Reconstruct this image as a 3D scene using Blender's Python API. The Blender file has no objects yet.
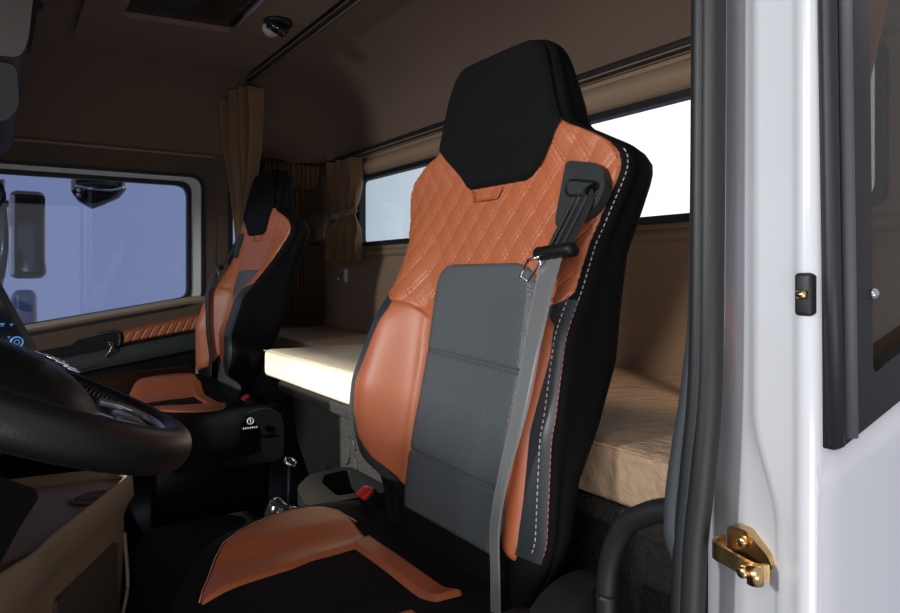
import bpy, bmesh, math, random
from mathutils import Vector, Matrix, noise
random.seed(4)
H = 0.95                      # height of the eye above the cab floor; all coordinates below are relative to it
COL = bpy.context.scene.collection
TF = [None]
ORG = {}

# ------------------------------------------------------------------ helpers
def mix(a, b, t): return a + (b - a) * t
def sm(a, b, x):
    t = max(0.0, min(1.0, (x - a) / (b - a))); return t * t * (3 - 2 * t)
def lerp(tab, x):
    if x <= tab[0][0]: return tab[0][1]
    for (a, b), (c, d) in zip(tab, tab[1:]):
        if x <= c: return b + (d - b) * (x - a) / (c - a)
    return tab[-1][1]
def sl(tab, x, r=0.012):      # softened lookup
    return (lerp(tab, x - r) + 2 * lerp(tab, x) + lerp(tab, x + r)) / 4

def tag(o, label=None, cat=None, group=None, kind=None):
    if label: o['label'] = label
    if cat: o['category'] = cat
    if group: o['group'] = group
    if kind: o['kind'] = kind
    return o

def thing(name, label, cat, loc=(0, 0, -H), group=None):
    o = bpy.data.objects.new(name, None); COL.objects.link(o)
    o.empty_display_size = .05
    l = Vector(loc)
    if TF[0]: l = TF[0](l)
    o.location = (l.x, l.y, l.z + H)
    ORG[o.name] = l.copy()
    return tag(o, label, cat, group)

def mk(name, V, F, m, parent=None, smooth=True, auto=None, org=None, raw=False):
    pts = [Vector(v) for v in V]
    if TF[0] and not raw: pts = [TF[0](p) for p in pts]
    if parent is not None: o0 = ORG[parent.name]
    else:
        lo = Vector([min(p[i] for p in pts) for i in range(3)]); hi = Vector([max(p[i] for p in pts) for i in range(3)])
        o0 = Vector(((lo.x + hi.x) / 2, (lo.y + hi.y) / 2, lo.z))
    me = bpy.data.meshes.new(name)
    me.from_pydata([p - o0 for p in pts], [], F)
    bm = bmesh.new(); bm.from_mesh(me)
    bmesh.ops.remove_doubles(bm, verts=bm.verts, dist=1e-6)
    bmesh.ops.recalc_face_normals(bm, faces=bm.faces)
    bm.to_mesh(me); bm.free()
    if smooth: me.shade_smooth()
    if auto is not None: me.set_sharp_from_angle(angle=math.radians(auto))
    for mm in (m if isinstance(m, (list, tuple)) else [m]): me.materials.append(mm)
    o = bpy.data.objects.new(name, me); COL.objects.link(o)
    ORG[o.name] = o0.copy()
    if parent is not None: o.parent = parent; o.location = (0, 0, 0)
    else: o.location = (o0.x, o0.y, o0.z + H)
    if parent is not None and parent.type == 'MESH': pass
    return o

class MB:
    def __init__(s): s.V = []; s.F = []
    def add(s, V, F):
        n = len(s.V); s.V += [tuple(v) for v in V]; s.F += [tuple(i + n for i in f) for f in F]; return s
    def build(s, name, m, parent=None, **k): return mk(name, s.V, s.F, m, parent, **k)

def box(c, size, bev=0.0, seg=3, rot=None):
    bm = bmesh.new(); bmesh.ops.create_cube(bm, size=1)
    for v in bm.verts: v.co = Vector((v.co.x * size[0], v.co.y * size[1], v.co.z * size[2]))
    if bev > 0: bmesh.ops.bevel(bm, geom=bm.edges, offset=min(bev, min(size) * .49), segments=seg, profile=.5, affect='EDGES')
    R = rot if rot is not None else Matrix.Identity(3)
    bm.verts.ensure_lookup_table(); bm.verts.index_update()
    V = [R @ v.co + Vector(c) for v in bm.verts]; F = [[v.index for v in f.verts] for f in bm.faces]
    bm.free(); return V, F
def span(x0, x1, y0, y1, z0, z1, bev=0, seg=3):
    return box(((x0 + x1) / 2, (y0 + y1) / 2, (z0 + z1) / 2), (abs(x1 - x0), abs(y1 - y0), abs(z1 - z0)), bev, seg)

def tube(path, r, n=12, flat=None, caps=True, up=(0, 0, 1)):
    P = [Vector(p) for p in path]; V = []; F = []
    if isinstance(r, (list, tuple)) and len(r) != len(P): r = [lerp(list(enumerate(r)), i * (len(r) - 1) / (len(P) - 1)) for i in range(len(P))]
    for i, p in enumerate(P):
        t = (P[min(i + 1, len(P) - 1)] - P[max(i - 1, 0)]).normalized()
        u = Vector(up)
        if abs(t.dot(u)) > .95: u = Vector((1, 0, 0))
        a = t.cross(u).normalized(); b = a.cross(t).normalized()
        rr = r[i] if isinstance(r, (list, tuple)) else r
        fa, fb = (flat if flat else (1, 1))
        for k in range(n):
            q = 2 * math.pi * k / n
            V.append(p + a * math.cos(q) * rr * fa + b * math.sin(q) * rr * fb)
    for i in range(len(P) - 1):
        for k in range(n):
            F.append((i * n + k, i * n + (k + 1) % n, (i + 1) * n + (k + 1) % n, (i + 1) * n + k))
    if caps: F.append(tuple(range(n - 1, -1, -1))); F.append(tuple((len(P) - 1) * n + k for k in range(n)))
    return V, F
def smooth_path(pts, n=8):
    P = [Vector(p) for p in pts]; P = [2 * P[0] - P[1]] + P + [2 * P[-1] - P[-2]]; out = []
    for i in range(1, len(P) - 2):
        for k in range(n):
            t = k / n
            a, b, c, d = P[i - 1], P[i], P[i + 1], P[i + 2]
            out.append(.5 * ((2 * b) + (c - a) * t + (2 * a - 5 * b + 4 * c - d) * t * t + (-a + 3 * b - 3 * c + d) * t ** 3))
    out.append(P[-2]); return out
def loft(rows, closed=True, cap=True):
    n = len(rows[0]); V = [v for r in rows for v in r]; F = []
    for i in range(len(rows) - 1):
        for k in range(n if closed else n - 1):
            F.append((i * n + k, i * n + (k + 1) % n, (i + 1) * n + (k + 1) % n, (i + 1) * n + k))
    if cap: F.append(tuple(range(n))); F.append(tuple((len(rows) - 1) * n + k for k in range(n)))
    return V, F
def prism(poly, f, d):
    """poly 2D points -> f(a,b,0) front, f(a,b,d) back"""
    n = len(poly); V = [f(a, b, 0) for a, b in poly] + [f(a, b, d) for a, b in poly]
    return V, [tuple(range(n)), tuple(range(2 * n - 1, n - 1, -1))] + [(k, (k + 1) % n, n + (k + 1) % n, n + k) for k in range(n)]
def rpoly(pts, r, n=5):
    out = []; N = len(pts)
    for i in range(N):
        p = Vector(pts[i]); a = Vector(pts[i - 1]); b = Vector(pts[(i + 1) % N])
        rr = r[i] if isinstance(r, (list, tuple)) else r
        da = (a - p); db = (b - p); ra = min(rr, da.length * .48); rb = min(rr, db.length * .48)
        A = p + da.normalized() * ra; B = p + db.normalized() * rb
        for k in range(n + 1):
            t = k / n; out.append(tuple((1 - t) ** 2 * A + 2 * t * (1 - t) * p + t * t * B))
    return out
def frame(outer, inner, f, d):
    """ring between two loops of the same count, thick d"""
    n = len(outer); V = [f(a, b, 0) for a, b in outer] + [f(a, b, 0) for a, b in inner] + [f(a, b, d) for a, b in outer] + [f(a, b, d) for a, b in inner]
    F = []
    for k in range(n):
        j = (k + 1) % n
        F += [(k, j, n + j, n + k), (2 * n + k, 3 * n + k, 3 * n + j, 2 * n + j), (k, 2 * n + k, 2 * n + j, j), (n + k, n + j, 3 * n + j, 3 * n + k)]
    return V, F
def disc(c, r, d, n=24, axis=(0, 0, 1), r2=None):
    a = Vector(axis).normalized(); c = Vector(c)
    return tube([c, c + a * d], [r, r if r2 is None else r2], n)
def dome(c, r, h, axis, n=20, m=6):
    a = Vector(axis).normalized(); c = Vector(c)
    path = []; rad = []
    for i in range(m + 1):
        t = i / m * math.pi / 2 * .97
        path.append(c + a * h * math.sin(t)); rad.append(r * math.cos(t))
    return tube(path, rad, n)
def torus(c, R, r, axis, n=40, m=10):
    a = Vector(axis).normalized(); u = a.orthogonal().normalized(); w = a.cross(u); c = Vector(c)
    V = []; F = []
    for i in range(n):
        q = 2 * math.pi * i / n; d = u * math.cos(q) + w * math.sin(q)
        for k in range(m):
            s = 2 * math.pi * k / m; V.append(c + d * (R + r * math.cos(s)) + a * r * math.sin(s))
    for i in range(n):
        for k in range(m):
            F.append((i * m + k, i * m + (k + 1) % m, ((i + 1) % n) * m + (k + 1) % m, ((i + 1) % n) * m + k))
    return V, F

# ------------------------------------------------------------------ materials
def mat(name, col, rough=.5, metal=0, spec=.5, bump=None, var=None, sheen=0, coat=0, emit=None):
    m = bpy.data.materials.new(name); m.use_nodes = True; nt = m.node_tree; b = nt.nodes['Principled BSDF']
    b.inputs['Base Color'].default_value = (*col, 1); b.inputs['Roughness'].default_value = rough
    b.inputs['Metallic'].default_value = metal; b.inputs['Specular IOR Level'].default_value = spec
    b.inputs['Coat Weight'].default_value = coat; b.inputs['Coat Roughness'].default_value = .08
    if sheen: b.inputs['Sheen Weight'].default_value = sheen
    tc = nt.nodes.new('ShaderNodeTexCoord')
    if var:
        sc, amt = var
        n = nt.nodes.new('ShaderNodeTexNoise'); n.inputs['Scale'].default_value = sc; n.inputs['Detail'].default_value = 4
        r = nt.nodes.new('ShaderNodeMix'); r.data_type = 'RGBA'
        r.inputs[6].default_value = (*[c * (1 - amt) for c in col], 1); r.inputs[7].default_value = (*[min(1, c * (1 + amt)) for c in col], 1)
        nt.links.new(tc.outputs['Object'], n.inputs['Vector']); nt.links.new(n.outputs['Fac'], r.inputs[0]); nt.links.new(r.outputs[2], b.inputs['Base Color'])
    if bump:
        kind, sc, st, dist = bump
        if kind == 'noise':
            n = nt.nodes.new('ShaderNodeTexNoise'); n.inputs['Scale'].default_value = sc; n.inputs['Detail'].default_value = 3; out = n.outputs['Fac']
        else:
            n = nt.nodes.new('ShaderNodeTexVoronoi'); n.inputs['Scale'].default_value = sc; out = n.outputs['Distance']
        nt.links.new(tc.outputs['Object'], n.inputs['Vector'])
        bp = nt.nodes.new('ShaderNodeBump'); bp.inputs['Strength'].default_value = st; bp.inputs['Distance'].default_value = dist
        nt.links.new(out, bp.inputs['Height']); nt.links.new(bp.outputs['Normal'], b.inputs['Normal'])
    if emit:
        b.inputs['Emission Color'].default_value = (*emit[0], 1); b.inputs['Emission Strength'].default_value = emit[1]
    return m
def glass(name, tint, gl=.08):
    m = bpy.data.materials.new(name); m.use_nodes = True; nt = m.node_tree; nt.nodes.clear()
    o = nt.nodes.new('ShaderNodeOutputMaterial'); t = nt.nodes.new('ShaderNodeBsdfTransparent'); t.inputs[0].default_value = (*tint, 1)
    g = nt.nodes.new('ShaderNodeBsdfGlossy'); g.inputs['Roughness'].default_value = .02
    fr = nt.nodes.new('ShaderNodeLayerWeight'); fr.inputs['Blend'].default_value = .5
    pw = nt.nodes.new('ShaderNodeMath'); pw.operation = 'POWER'; pw.inputs[1].default_value = 5; nt.links.new(fr.outputs['Facing'], pw.inputs[0])
    mu = nt.nodes.new('ShaderNodeMath'); mu.operation = 'MULTIPLY_ADD'; mu.inputs[1].default_value = .8; mu.inputs[2].default_value = gl * .5
    mx = nt.nodes.new('ShaderNodeMixShader')
    nt.links.new(pw.outputs[0], mu.inputs[0]); nt.links.new(mu.outputs[0], mx.inputs[0]); nt.links.new(t.outputs[0], mx.inputs[1]); nt.links.new(g.outputs[0], mx.inputs[2]); nt.links.new(mx.outputs[0], o.inputs[0])
    return m

M = {}
M['orange'] = mat('orange leather', (.46, .130, .052), .42, bump=('noise', 220, .25, .0008), var=(14, .06))
M['orange_dark'] = mat('burnt orange trim leather', (.40, .105, .042), .45, bump=('noise', 200, .25, .0008))
M['door_shaded'] = mat('orange door panel darkened as shade', (.05, .018, .010), .6)  # orange panel with its shade put into a dark base colour
M['channel'] = mat('grey window channel', (.075, .077, .088), .6)
M['piping'] = mat('pale orange piping', (.62, .26, .15), .5)
M['guide'] = mat('grey black guide plate', (.028, .033, .033), .45)
M['pure_black'] = mat('dark slot', (.002, .002, .002), .9, spec=.1)
M['wheel'] = mat('black wheel leather', (.0055, .0055, .006), .42, spec=.4, bump=('noise', 320, .4, .0007))
M['fold'] = mat('folded webbing edge', (.045, .047, .049), .5)
M['black_fabric'] = mat('black seat cloth', (.0045, .0048, .0052), .85, spec=.18, bump=('noise', 500, .3, .0006))
M['charcoal'] = mat('charcoal leather', (.032, .039, .044), .42, bump=('noise', 260, .25, .0006))
M['perforated'] = mat('perforated grey leather', (.085, .100, .108), .45, bump=('voronoi', 270, .55, .0014))
M['black_plastic'] = mat('black plastic', (.006, .006, .0065), .45, spec=.3)
M['grain_plastic'] = mat('grained black plastic', (.010, .010, .011), .5, bump=('noise', 300, .4, .0007))
M['gloss_black'] = mat('gloss black', (.006, .006, .007), .12, coat=.6)
M['rubber'] = mat('weatherstrip rubber', (.009, .010, .011), .5, bump=('noise', 160, .15, .0008))
M['rubber_lip'] = mat('soft rubber lip', (.035, .041, .046), .55)
M['stitch_pale'] = mat('pale stitching', (.50, .42, .42), .6)
M['stitch_red'] = mat('red stitching', (.42, .12, .10), .6)
M['headliner'] = mat('brown headliner', (.185, .127, .096), .85, spec=.15, bump=('noise', 120, .2, .001), var=(3, .08))
M['trim'] = mat('beige brown wall trim', (.33, .225, .150), .7, spec=.2, bump=('noise', 150, .2, .0008), var=(4, .06))
M['trim_dark'] = mat('dark brown wall trim', (.12, .085, .062), .75, spec=.2, bump=('noise', 150, .2, .0008))
M['sill_trim'] = mat('beige window sill trim', (.36, .29, .22), .5)
M['dash_brown'] = mat('brown dashboard plastic', (.21, .145, .098), .6, bump=('noise', 400, .35, .0006))
M['dash_brown_shade'] = mat('dash brown darkened as recess shade', (.055, .038, .030), .7)  # dark tone stands in for shade inside the flat-built recesses
M['mattress'] = mat('sunlit-toned cream quilted cover', (.66, .55, .42), .75, spec=.2, bump=('voronoi', 70, .5, .003), var=(30, .05))  # pale copy of the bunk cover, strong light put into the colour
M['mattress_shaded'] = mat('shade-toned tan leatherette cover', (.40, .27, .175), .55, spec=.35, bump=('noise', 46, .85, .010), var=(25, .10))  # darker copy of the bunk cover, shade put into the colour
M['carpet'] = mat('grey black needle felt carpet', (.030, .028, .026), .95, spec=.1, bump=('noise', 240, 1, .006), var=(160, .5))
M['floor'] = mat('black rubber floor mat', (.006, .006, .006), .75, spec=.2, bump=('noise', 120, .3, .001))
M['curtain'] = mat('brown gold curtain cloth', (.20, .118, .058), .75, spec=.2, sheen=.4, bump=('noise', 350, .2, .0008))
M['curtain_dark'] = mat('brown frilled curtain cloth', (.20, .115, .062), .8, spec=.2, bump=('noise', 350, .2, .0008))
M['white_paint'] = mat('white body paint', (.60, .61, .64), .25, coat=.7, spec=.5)
M['zinc'] = mat('yellow passivated zinc', (.62, .42, .20), .25, metal=1, var=(60, .35))
M['steel'] = mat('bright steel', (.62, .62, .64), .2, metal=1)
M['chrome'] = mat('chrome', (.75, .76, .78), .1, metal=1)
M['silver'] = mat('silver plastic trim', (.38, .40, .43), .25, metal=.7)
M['grey_paint'] = mat('pale grey door frame', (.78, .82, .82), .35)
M['red'] = mat('red buckle button', (.60, .012, .012), .35)
M['webbing'] = mat('belt webbing lightened as lit', (.13, .132, .135), .38, sheen=.5, bump=('noise', 300, .3, .0006))  # same belt in a paler grey, caught light put into the colour
M['webbing_black'] = mat('black folded belt webbing', (.020, .021, .022), .45)
M['rail'] = mat('dark brown curtain track', (.022, .018, .016), .4)
M['rail_edge'] = mat('grey track lip', (.20, .17, .15), .4)
M['overhead'] = mat('grey overhead moulding', (.075, .064, .060), .65, bump=('noise', 150, .2, .0008))
M['overhead_low'] = mat('grey green lower moulding', (.028, .031, .028), .7)
M['glass_dark'] = mat('dark skylight glass', (.012, .012, .012), .15)
M['lamp_lens'] = mat('ribbed clear lamp lens', (.32, .27, .25), .12, spec=.8)
M['mirror_face'] = mat('blue grey mirror shell', (.16, .20, .32), .35, spec=.5)
M['screen'] = mat('dark display glass', (.006, .008, .012), .1)
M['screen_blue'] = mat('lit blue display icons', (.02, .06, .12), .3, emit=((.10, .32, .75), .45))
M['badge'] = mat('pale printed mark', (.45, .46, .47), .5)
M['ground'] = mat('studio floor', (.42, .46, .55), .6)
M['glass_blue'] = glass('blue tinted pane', (.78, .82, .93))
M['glass_clear'] = glass('clear pane', (.90, .93, .95))
M['glass_smoke'] = glass('smoked pane', (.42, .40, .38), .05)

# ------------------------------------------------------------------ seats
AL = math.atan(.19); CA, SA = math.cos(AL), math.sin(AL); YC = .875; XO = .623
def BP(u, v, w=0.0):          # backrest coordinates: u across, v up the recline, w forward
    return Vector((XO + v * SA - w * CA, YC + u, v * CA + w * SA))
aL = [(-.45, .13), (-.40, .135), (-.37, .15), (-.345, .175), (-.32, .215), (-.29, .247), (-.25, .276), (-.18, .270), (-.10, .250), (-.03, .234), (.04, .236), (.10, .260), (.14, .280), (.158, .280), (.178, .262), (.196, .22), (.212, .168), (.232, .15), (.30, .143), (.33, .136), (.345, .124), (.355, .106), (.362, .08), (.367, .04)]
aR = [(-.45, .20), (-.40, .23), (-.36, .255), (-.32, .268)] + [(-.25, .268), (-.18, .268), (-.10, .258), (-.03, .25), (.04, .245), (.10, .258), (.14, .268), (.158, .266), (.178, .246), (.196, .21), (.212, .168), (.232, .15)] + [(.243, .150), (.28, .136), (.322, .118), (.345, .104), (.355, .088), (.362, .066), (.367, .035)]
WB = [(-.45, -.02), (-.25, -.020), (-.15, -.050), (-.1, -.066), (.1, -.078), (.18, -.078), (.23, -.062), (.30, -.048), (.367, -.036)]
BA = [(-.45, .03), (-.345, .045), (-.2, .064), (-.08, .052), (-.02, .03), (.05, .012), (.13, 0), (.4, 0)]
def ah(u, v): return sl(aL if u >= 0 else aR, v, .006)
BS = [1.0]
def FW(u, v):
    a = ah(u, v); t = min(1.0, abs(u) / max(a, .02))
    w = (sm(.115, .205, u) if u > 0 else sm(.145, .215, -u)) * sl(BA, v) * (BS[0] if u > 0 else (BS[0] + 1) / 2) - .014 * t ** 6 * sm(.3, .1, v)
    w += .018 * sm(.15, .225, v) * (1 - .3 * t ** 4)
    w += -.006 * (1 - min(1, (u / .12) ** 2)) * sm(.02, -.04, v)
    w += .010 * math.exp(-((v + .30) / .08) ** 2) * sm(.13, .05, abs(u))
    return w
def body_row(v):
    sh = 1.0 if v < .338 else lerp([(.338, 1), (.350, .9), (.358, .75), (.364, .5), (.367, .2)], v)
    AR = sl(aR, v, .006); A_ = sl(aL, v, .006); wb = lerp(WB, v); mid = wb * .5 + .012
    r = min(.017, .4 * A_); rb = min(.034, .4 * A_); pts = []
    def side(sg, a):
        f = FW(sg * (a - r), v); out = []
        for k in range(6):
            q = math.pi / 2 * (1 - k / 5); out.append((sg * (a - r + r * math.cos(q)), f - r + r * math.sin(q)))
        for k in range(1, 4): out.append((sg * (a - .004 * math.sin(math.pi * k / 4)), mix(f - r, wb + rb, k / 4)))
        for k in range(6):
            q = -math.pi / 2 * k / 5; out.append((sg * (a - rb + rb * math.cos(q)), wb + rb + rb * math.sin(q)))
        return out
    L = side(1, A_); R = side(-1, AR)
    for k in range(1, 40):
        u = mix(-(AR - r), A_ - r, k / 40); pts.append((u, FW(u, v)))
    pts += L
    for k in range(1, 8):
        u = mix(A_ - rb, -(AR - rb), k / 8); pts.append((u, wb - .012 * math.sin(math.pi * k / 8)))
    pts += R[::-1]
    return [BP(u, v, mid + (w - mid) * sh) for u, w in pts]

def panel(name, rows, lift, m, parent, S=None, nu=24, nv=40, edge=.007, extra=None, seams=(), base=-.004):
    """padded panel lying on surface S(u,v,w); rows = (v, u0, u1)"""
    S = S or (lambda u, v, w: BP(u, v, FW(u, v) + w))
    v0, v1 = rows[0][0], rows[-1][0]; V = []; F = []
    t0 = [(r[0], r[1]) for r in rows]; t1 = [(r[0], r[2]) for r in rows]
    rr = []
    for i in range(nv + 1):
        s = i / nv; v = mix(v0, v1, s)
        a, b = lerp(t0, v), lerp(t1, v)
        row = []
        for k in range(nu + 1):
            q = k / nu; u = mix(a, b, q)
            d = min(q * (b - a), (1 - q) * (b - a), (v - v0) * 1.0, (v1 - v) * 1.0)
            e = math.sin(min(1, d / edge) * math.pi / 2)
            w = mix(base, lift, e)
            if extra: w += extra(u, v) * e
            for sv in seams:
                w -= .0045 * math.exp(-((v - sv(u)) / .0028) ** 2)
            row.append(S(u, v, w))
        rr.append(row)
    V, F = loft(rr, closed=False, cap=False)
    return mk(name, V, F, m, parent)

def quilt(u, v):
    p = u / .046 + v / .062; q = u / .046 - v / .062
    def g(x):
        d = abs(x - round(x)); return math.exp(-(d / .050) ** 2) + .55 * math.exp(-((d - .17) / .035) ** 2)
    return -.0030 * min(1.2, g(p) + g(q)) + .0008

def strip_on(path, wid, th=.0014, nrm=None, S=BP):
    """flat webbing: path of (u,v,w), lies across u"""
    P = smooth_path(path, 8); rows = []
    W = wid if isinstance(wid, list) else [wid] * len(path)
    WW = [lerp([(i, x) for i, x in enumerate(W)], k / 8) for k in range(len(P))]
    for i, p in enumerate(P):
        t = (P[min(i + 1, len(P) - 1)] - P[max(i - 1, 0)]); d = Vector((t.y, -t.x, 0)).normalized()
        if d.x < 0: d = -d
        h = WW[i] / 2; r = []
        for k in range(7):
            s = -1 + 2 * k / 6; r.append(S(p.x + d.x * h * s, p.y + d.y * h * s, p.z + .0012 * math.cos(s * 9)))
        for k in range(6, -1, -1):
            s = -1 + 2 * k / 6; r.append(S(p.x + d.x * h * s, p.y + d.y * h * s, p.z - th))
        rows.append(r)
    return loft(rows)

def rotBP(): return Matrix(((-CA, 0, SA), (0, 1, 0), (SA, 0, CA))).to_3x3()   # columns: w, u, v
RB = Matrix([[-CA, 0, SA], [0, 1, 0], [SA, 0, CA]])
def bbox_on(u, v, w, su, sv, sw, bev, tilt=0):
    V, F = box((0, 0, 0), (sw, su, sv), bev)
    R = Matrix.Rotation(tilt, 3, 'X')
    return [BP(u + q.y, v + q.z, w + q.x) for q in (R @ Vector(p) for p in V)], F

CZ = -.41; CS = [0.0]
cW = [(.180, .02), (.187, .07), (.20, .115), (.215, .145), (.235, .178), (.285, .240), (.35, .284), (.43, .312), (.50, .312), (.55, .285), (.60, .25), (.66, .22)]
def ctop(X, u):
    c = sl(cW, X, .004); t = min(1, abs(u) / max(c, .01))
    return CZ + .014 * sm(.10, .17, abs(u)) * sm(.2, .3, X) + CS[0] * sm(.06, .20, -u) * sm(.19, .3, X) - .012 * sm(.26, .18, X) - .016 * t ** 10 + .006 * math.exp(-(u / .08) ** 2 - ((X - .36) / .1) ** 2)
def CP(X, u, w=0): return Vector((X, YC + u, ctop(X, u) + w))
def cushion_row(X):
    c = sl(cW, X, .004); r = min(.035, .45 * c); zt = []; pts = []
    for k in range(31):
        u = mix(-(c - r), c - r, k / 30); pts.append((u, ctop(X, u)))
    def sd(sg):
        f = ctop(X, sg * (c - r)); o = []
        for k in range(1, 8):
            q = math.pi / 2 * (1 - k / 7); o.append((sg * (c - r + r * math.cos(q)), f - r + r * math.sin(q)))
        o.append((sg * c, -.49)); o.append((sg * (c - .02), -.545)); return o
    pts += sd(1); pts += sd(-1)[::-1]
    return [Vector((X, YC + u, z)) for u, z in pts]

def make_seat(which, label, loc):
    near = which == 'driver'
    t = thing('front_seat', label, 'seat', loc, 'front seats of the cab')
    # body of the back, one black shell
    vs = [-.45 + .0135 * i for i in range(57)] + [.322, .33, .338, .344, .350, .354, .358, .361, .364, .3655, .367]
    vs = sorted(set(round(v, 4) for v in vs if v <= .367))
    V, F = loft([body_row(v) for v in vs]); b = mk('backrest', V, F, M['black_fabric'], t)
    # headrest facing
    hr = [(.139, -.088, .052), (.143, -.100, .060), (.165, -.124, .085), (.19, -.144, .117), (.212, -.158, .143), (.235, -.146, .143), (.30, -.120, .134), (.33, -.106, .124), (.343, -.094, .110), (.352, -.07, .082)]
    panel('headrest', hr, .014, M['black_fabric'], t, nu=40, nv=80, edge=.008, base=.0055)
    # quilted yoke
    def ae(v, s): return max(.02, (sl(aL, v, .006) if s > 0 else sl(aR, v, .006)) - .009)
    qr = [(-.082, -.045, .06), (-.07, -.13, .13), (-.05, -.205, .20), (-.038, -.232, .23)]
    v = -.025
    while v < .225: qr.append((v, -ae(v, -1), ae(v, 1))); v += .008
    n = (190, 150) if near else (90, 70)
    panel('quilted_yoke', qr, .004, M['orange'], t, nu=n[0], nv=n[1], edge=.005, extra=quilt)
    tb = []
    for (u0, v0, u1, v1) in ((-.035, .135, -.028, .118), (-.028, .118, .034, .118), (.034, .118, .042, .135)):
        tb.append(tube([BP(mix(u0, u1, k / 6), mix(v0, v1, k / 6), FW(0, v0) + .0082) for k in range(7)], .0016, 6))
    mb = MB()
    for q in tb: mb.add(*q)
    mb.build('sewn_tab', M['orange_dark'], t)
    # centre panel: perforated, with two sewn lines
    cl = [(-.38, -.140, .100), (-.35, -.142, .105), (-.25, -.148, .108), (-.13, -.152, .106), (-.04, -.150, .110), (-.012, -.146, .108), (.004, -.138, .100), (.013, -.122, .086), (.019, -.09, .062), (.021, -.06, .035)]
    panel('centre_panel', cl, .012, M['perforated'], t, nu=30, nv=170, edge=.010,
          seams=(lambda u: -.128 + 0.04 * u, lambda u: -.287 + .03 * u))
    # side bolsters in orange
    lb = [(-.350, .104, .112), (-.339, .104, .134), (-.316, .105, .180), (-.285, .106, .210), (-.242, .108, .232), (-.20, .108, .233), (-.141, .108, .218), (-.09, .112, .205), (-.07, .112, .198), (-.052, .150, .195), (-.045, .175, .19)]
    panel('side_bolster', lb, .008, M['orange'], t, nu=22, nv=50, edge=.012)
    rb = [(-.356, -.222, -.212), (-.334, -.229, -.180), (-.28, -.236, -.156), (-.22, -.240, -.154), (-.18, -.242, -.154), (-.104, -.245, -.154), (-.07, -.238, -.154), (-.052, -.215, -.160), (-.045, -.2, -.18)]
    panel('side_bolster', rb, .008, M['orange'], t, nu=22, nv=50, edge=.012)
    # leather edging along both front corners
    for sg, tabv in ((1, aL), (-1, aR)):
        rows = []
        for i in range(50):
            v = mix(-.345, -.035, i / 49); a = sl(tabv, v, .006); f = FW(sg * (a - .017), v); r = []
            wd = .030 if sg > 0 else .046
            for k in range(8): r.append((sg * (a - .017 - wd * (1 - k / 7)), None))
            pts = []
            for (u, _) in r: pts.append(BP(u, v, FW(u, v) + .0022))
            for k in range(1, 7):
                q = math.pi / 2 * (1 - k / 11); pts.append(BP(sg * (a - .017 + .0192 * math.cos(q)), v, f - .017 + .0192 * math.sin(q)))
            rows.append(pts)
        V, F = loft(rows, closed=False, cap=False); mk('edge_facing', V, F, M['charcoal'], t)
    # stitching, dashes of thread
    for off, nm in ((0, 'a'), (1, 'b')):
        for (va, vb, mm) in ((-.335, -.04, M['stitch_red'] if off else M['stitch_pale']), (-.035, .165, M['stitch_pale'] if off else M['stitch_red'])):
            mb = MB(); v = va
            while v < vb:
                pp = []
                for dv in (0, .0022, .0044):
                    vv = v + dv; a = sl(aR, vv, .006); f = FW(-(a - .017), vv)
                    q = math.radians(84 if off == 0 else 42)
                    k = .0200
                    pp.append(BP(-(a - .017 + k * math.cos(q)), vv, f - .017 + k * math.sin(q)))
                mb.add(*tube(pp, .0008, 5)); v += .0075
            if near: mb.build('stitching', mm, t)
    # belt guide on the shoulder
    mb = MB()
    g = rpoly([(-.240, .142), (-.172, .156), (-.176, .068), (-.186, .060), (-.232, .068), (-.252, .090), (-.256, .112)], .014)
    ho = rpoly([(-.246, .116), (-.184, .127), (-.186, .105), (-.244, .096)], .011); 
    def gs(a, b, d): return BP(a, b, FW(-.2, b) + .012 - d)
    # plate outline resampled so that ring counts match
    mb.add(*frame(g[:24], ho + [ho[-1]] * 0, gs, .014) if len(g) == len(ho) else prism(g, gs, .014))
    gd = mb.build('belt_guide', M['guide'], t, auto=20)
    mk('guide_slot', *prism(ho, lambda a, b, d: BP(a, b, FW(-.2, b) + .0128 - d), .004), M['pure_black'], gd)
    rim = MB(); rim.add(*tube([BP(a, b, FW(-.2, b) + .0128) for a, b in ho + [ho[0]]], .0018, 8, caps=False)); rim.build('slot_rim', M['black_plastic'], gd)
    # webbing
    f0 = FW(-.22, .1)
    V, F = strip_on([(-.220, .108, f0 + .013), (-.221, .085, f0 + .020), (-.224, .05, .036), (-.228, .022, .050)], [.040, .046, .050, .050]); mk('upper_webbing', V, F, M['webbing_black'], t)
    for du in (-.010, .003, .013):
        V, F = strip_on([(-.219 + du, .100, f0 + .0165), (-.220 + du, .085, f0 + .0222), (-.223 + du, .05, .0382), (-.227 + du, .024, .052)], .0030, .0006); mk('webbing_fold', V, F, M['fold'], t)
    if near: bp = [(-.222, .020, .050), (-.230, -.02, .064), (-.240, -.08, .077), (-.244, -.12, .083), (-.242, -.19, .086), (-.230, -.24, .083), (-.216, -.31, .075), (-.214, -.38, .060), (-.22, -.44, .052)]
    else: bp = [(-.226, .02, .050), (-.214, -.02, .075)] + [(u_, v_, FW(u_, v_) + .022) for u_, v_ in ((-.20, -.08), (-.19, -.14), (-.18, -.22), (-.17, -.30), (-.165, -.37))]
    V, F = strip_on(bp, [.040, .037, .032, .028, .024, .021, .019, .019, .02] if near else [.05] * 7)
    mk('lower_webbing', V, F, M['webbing'] if near else M['webbing_black'], t)
    V, F = bbox_on(-.230, .019, .054, .070, .017, .022, .008, math.radians(-4)); tg = mk('buckle_tongue', V, F, M['black_plastic'], t)
    mb = MB(); lo = [(-.212, .012), (-.190, .008), (-.180, -.014), (-.196, -.018), (-.214, .004)]
    mb.add(*tube([BP(a, b, .062) for a, b in lo + [lo[0]]], .0022, 8)); mb.build('tongue_loop', M['chrome'], tg)
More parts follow.
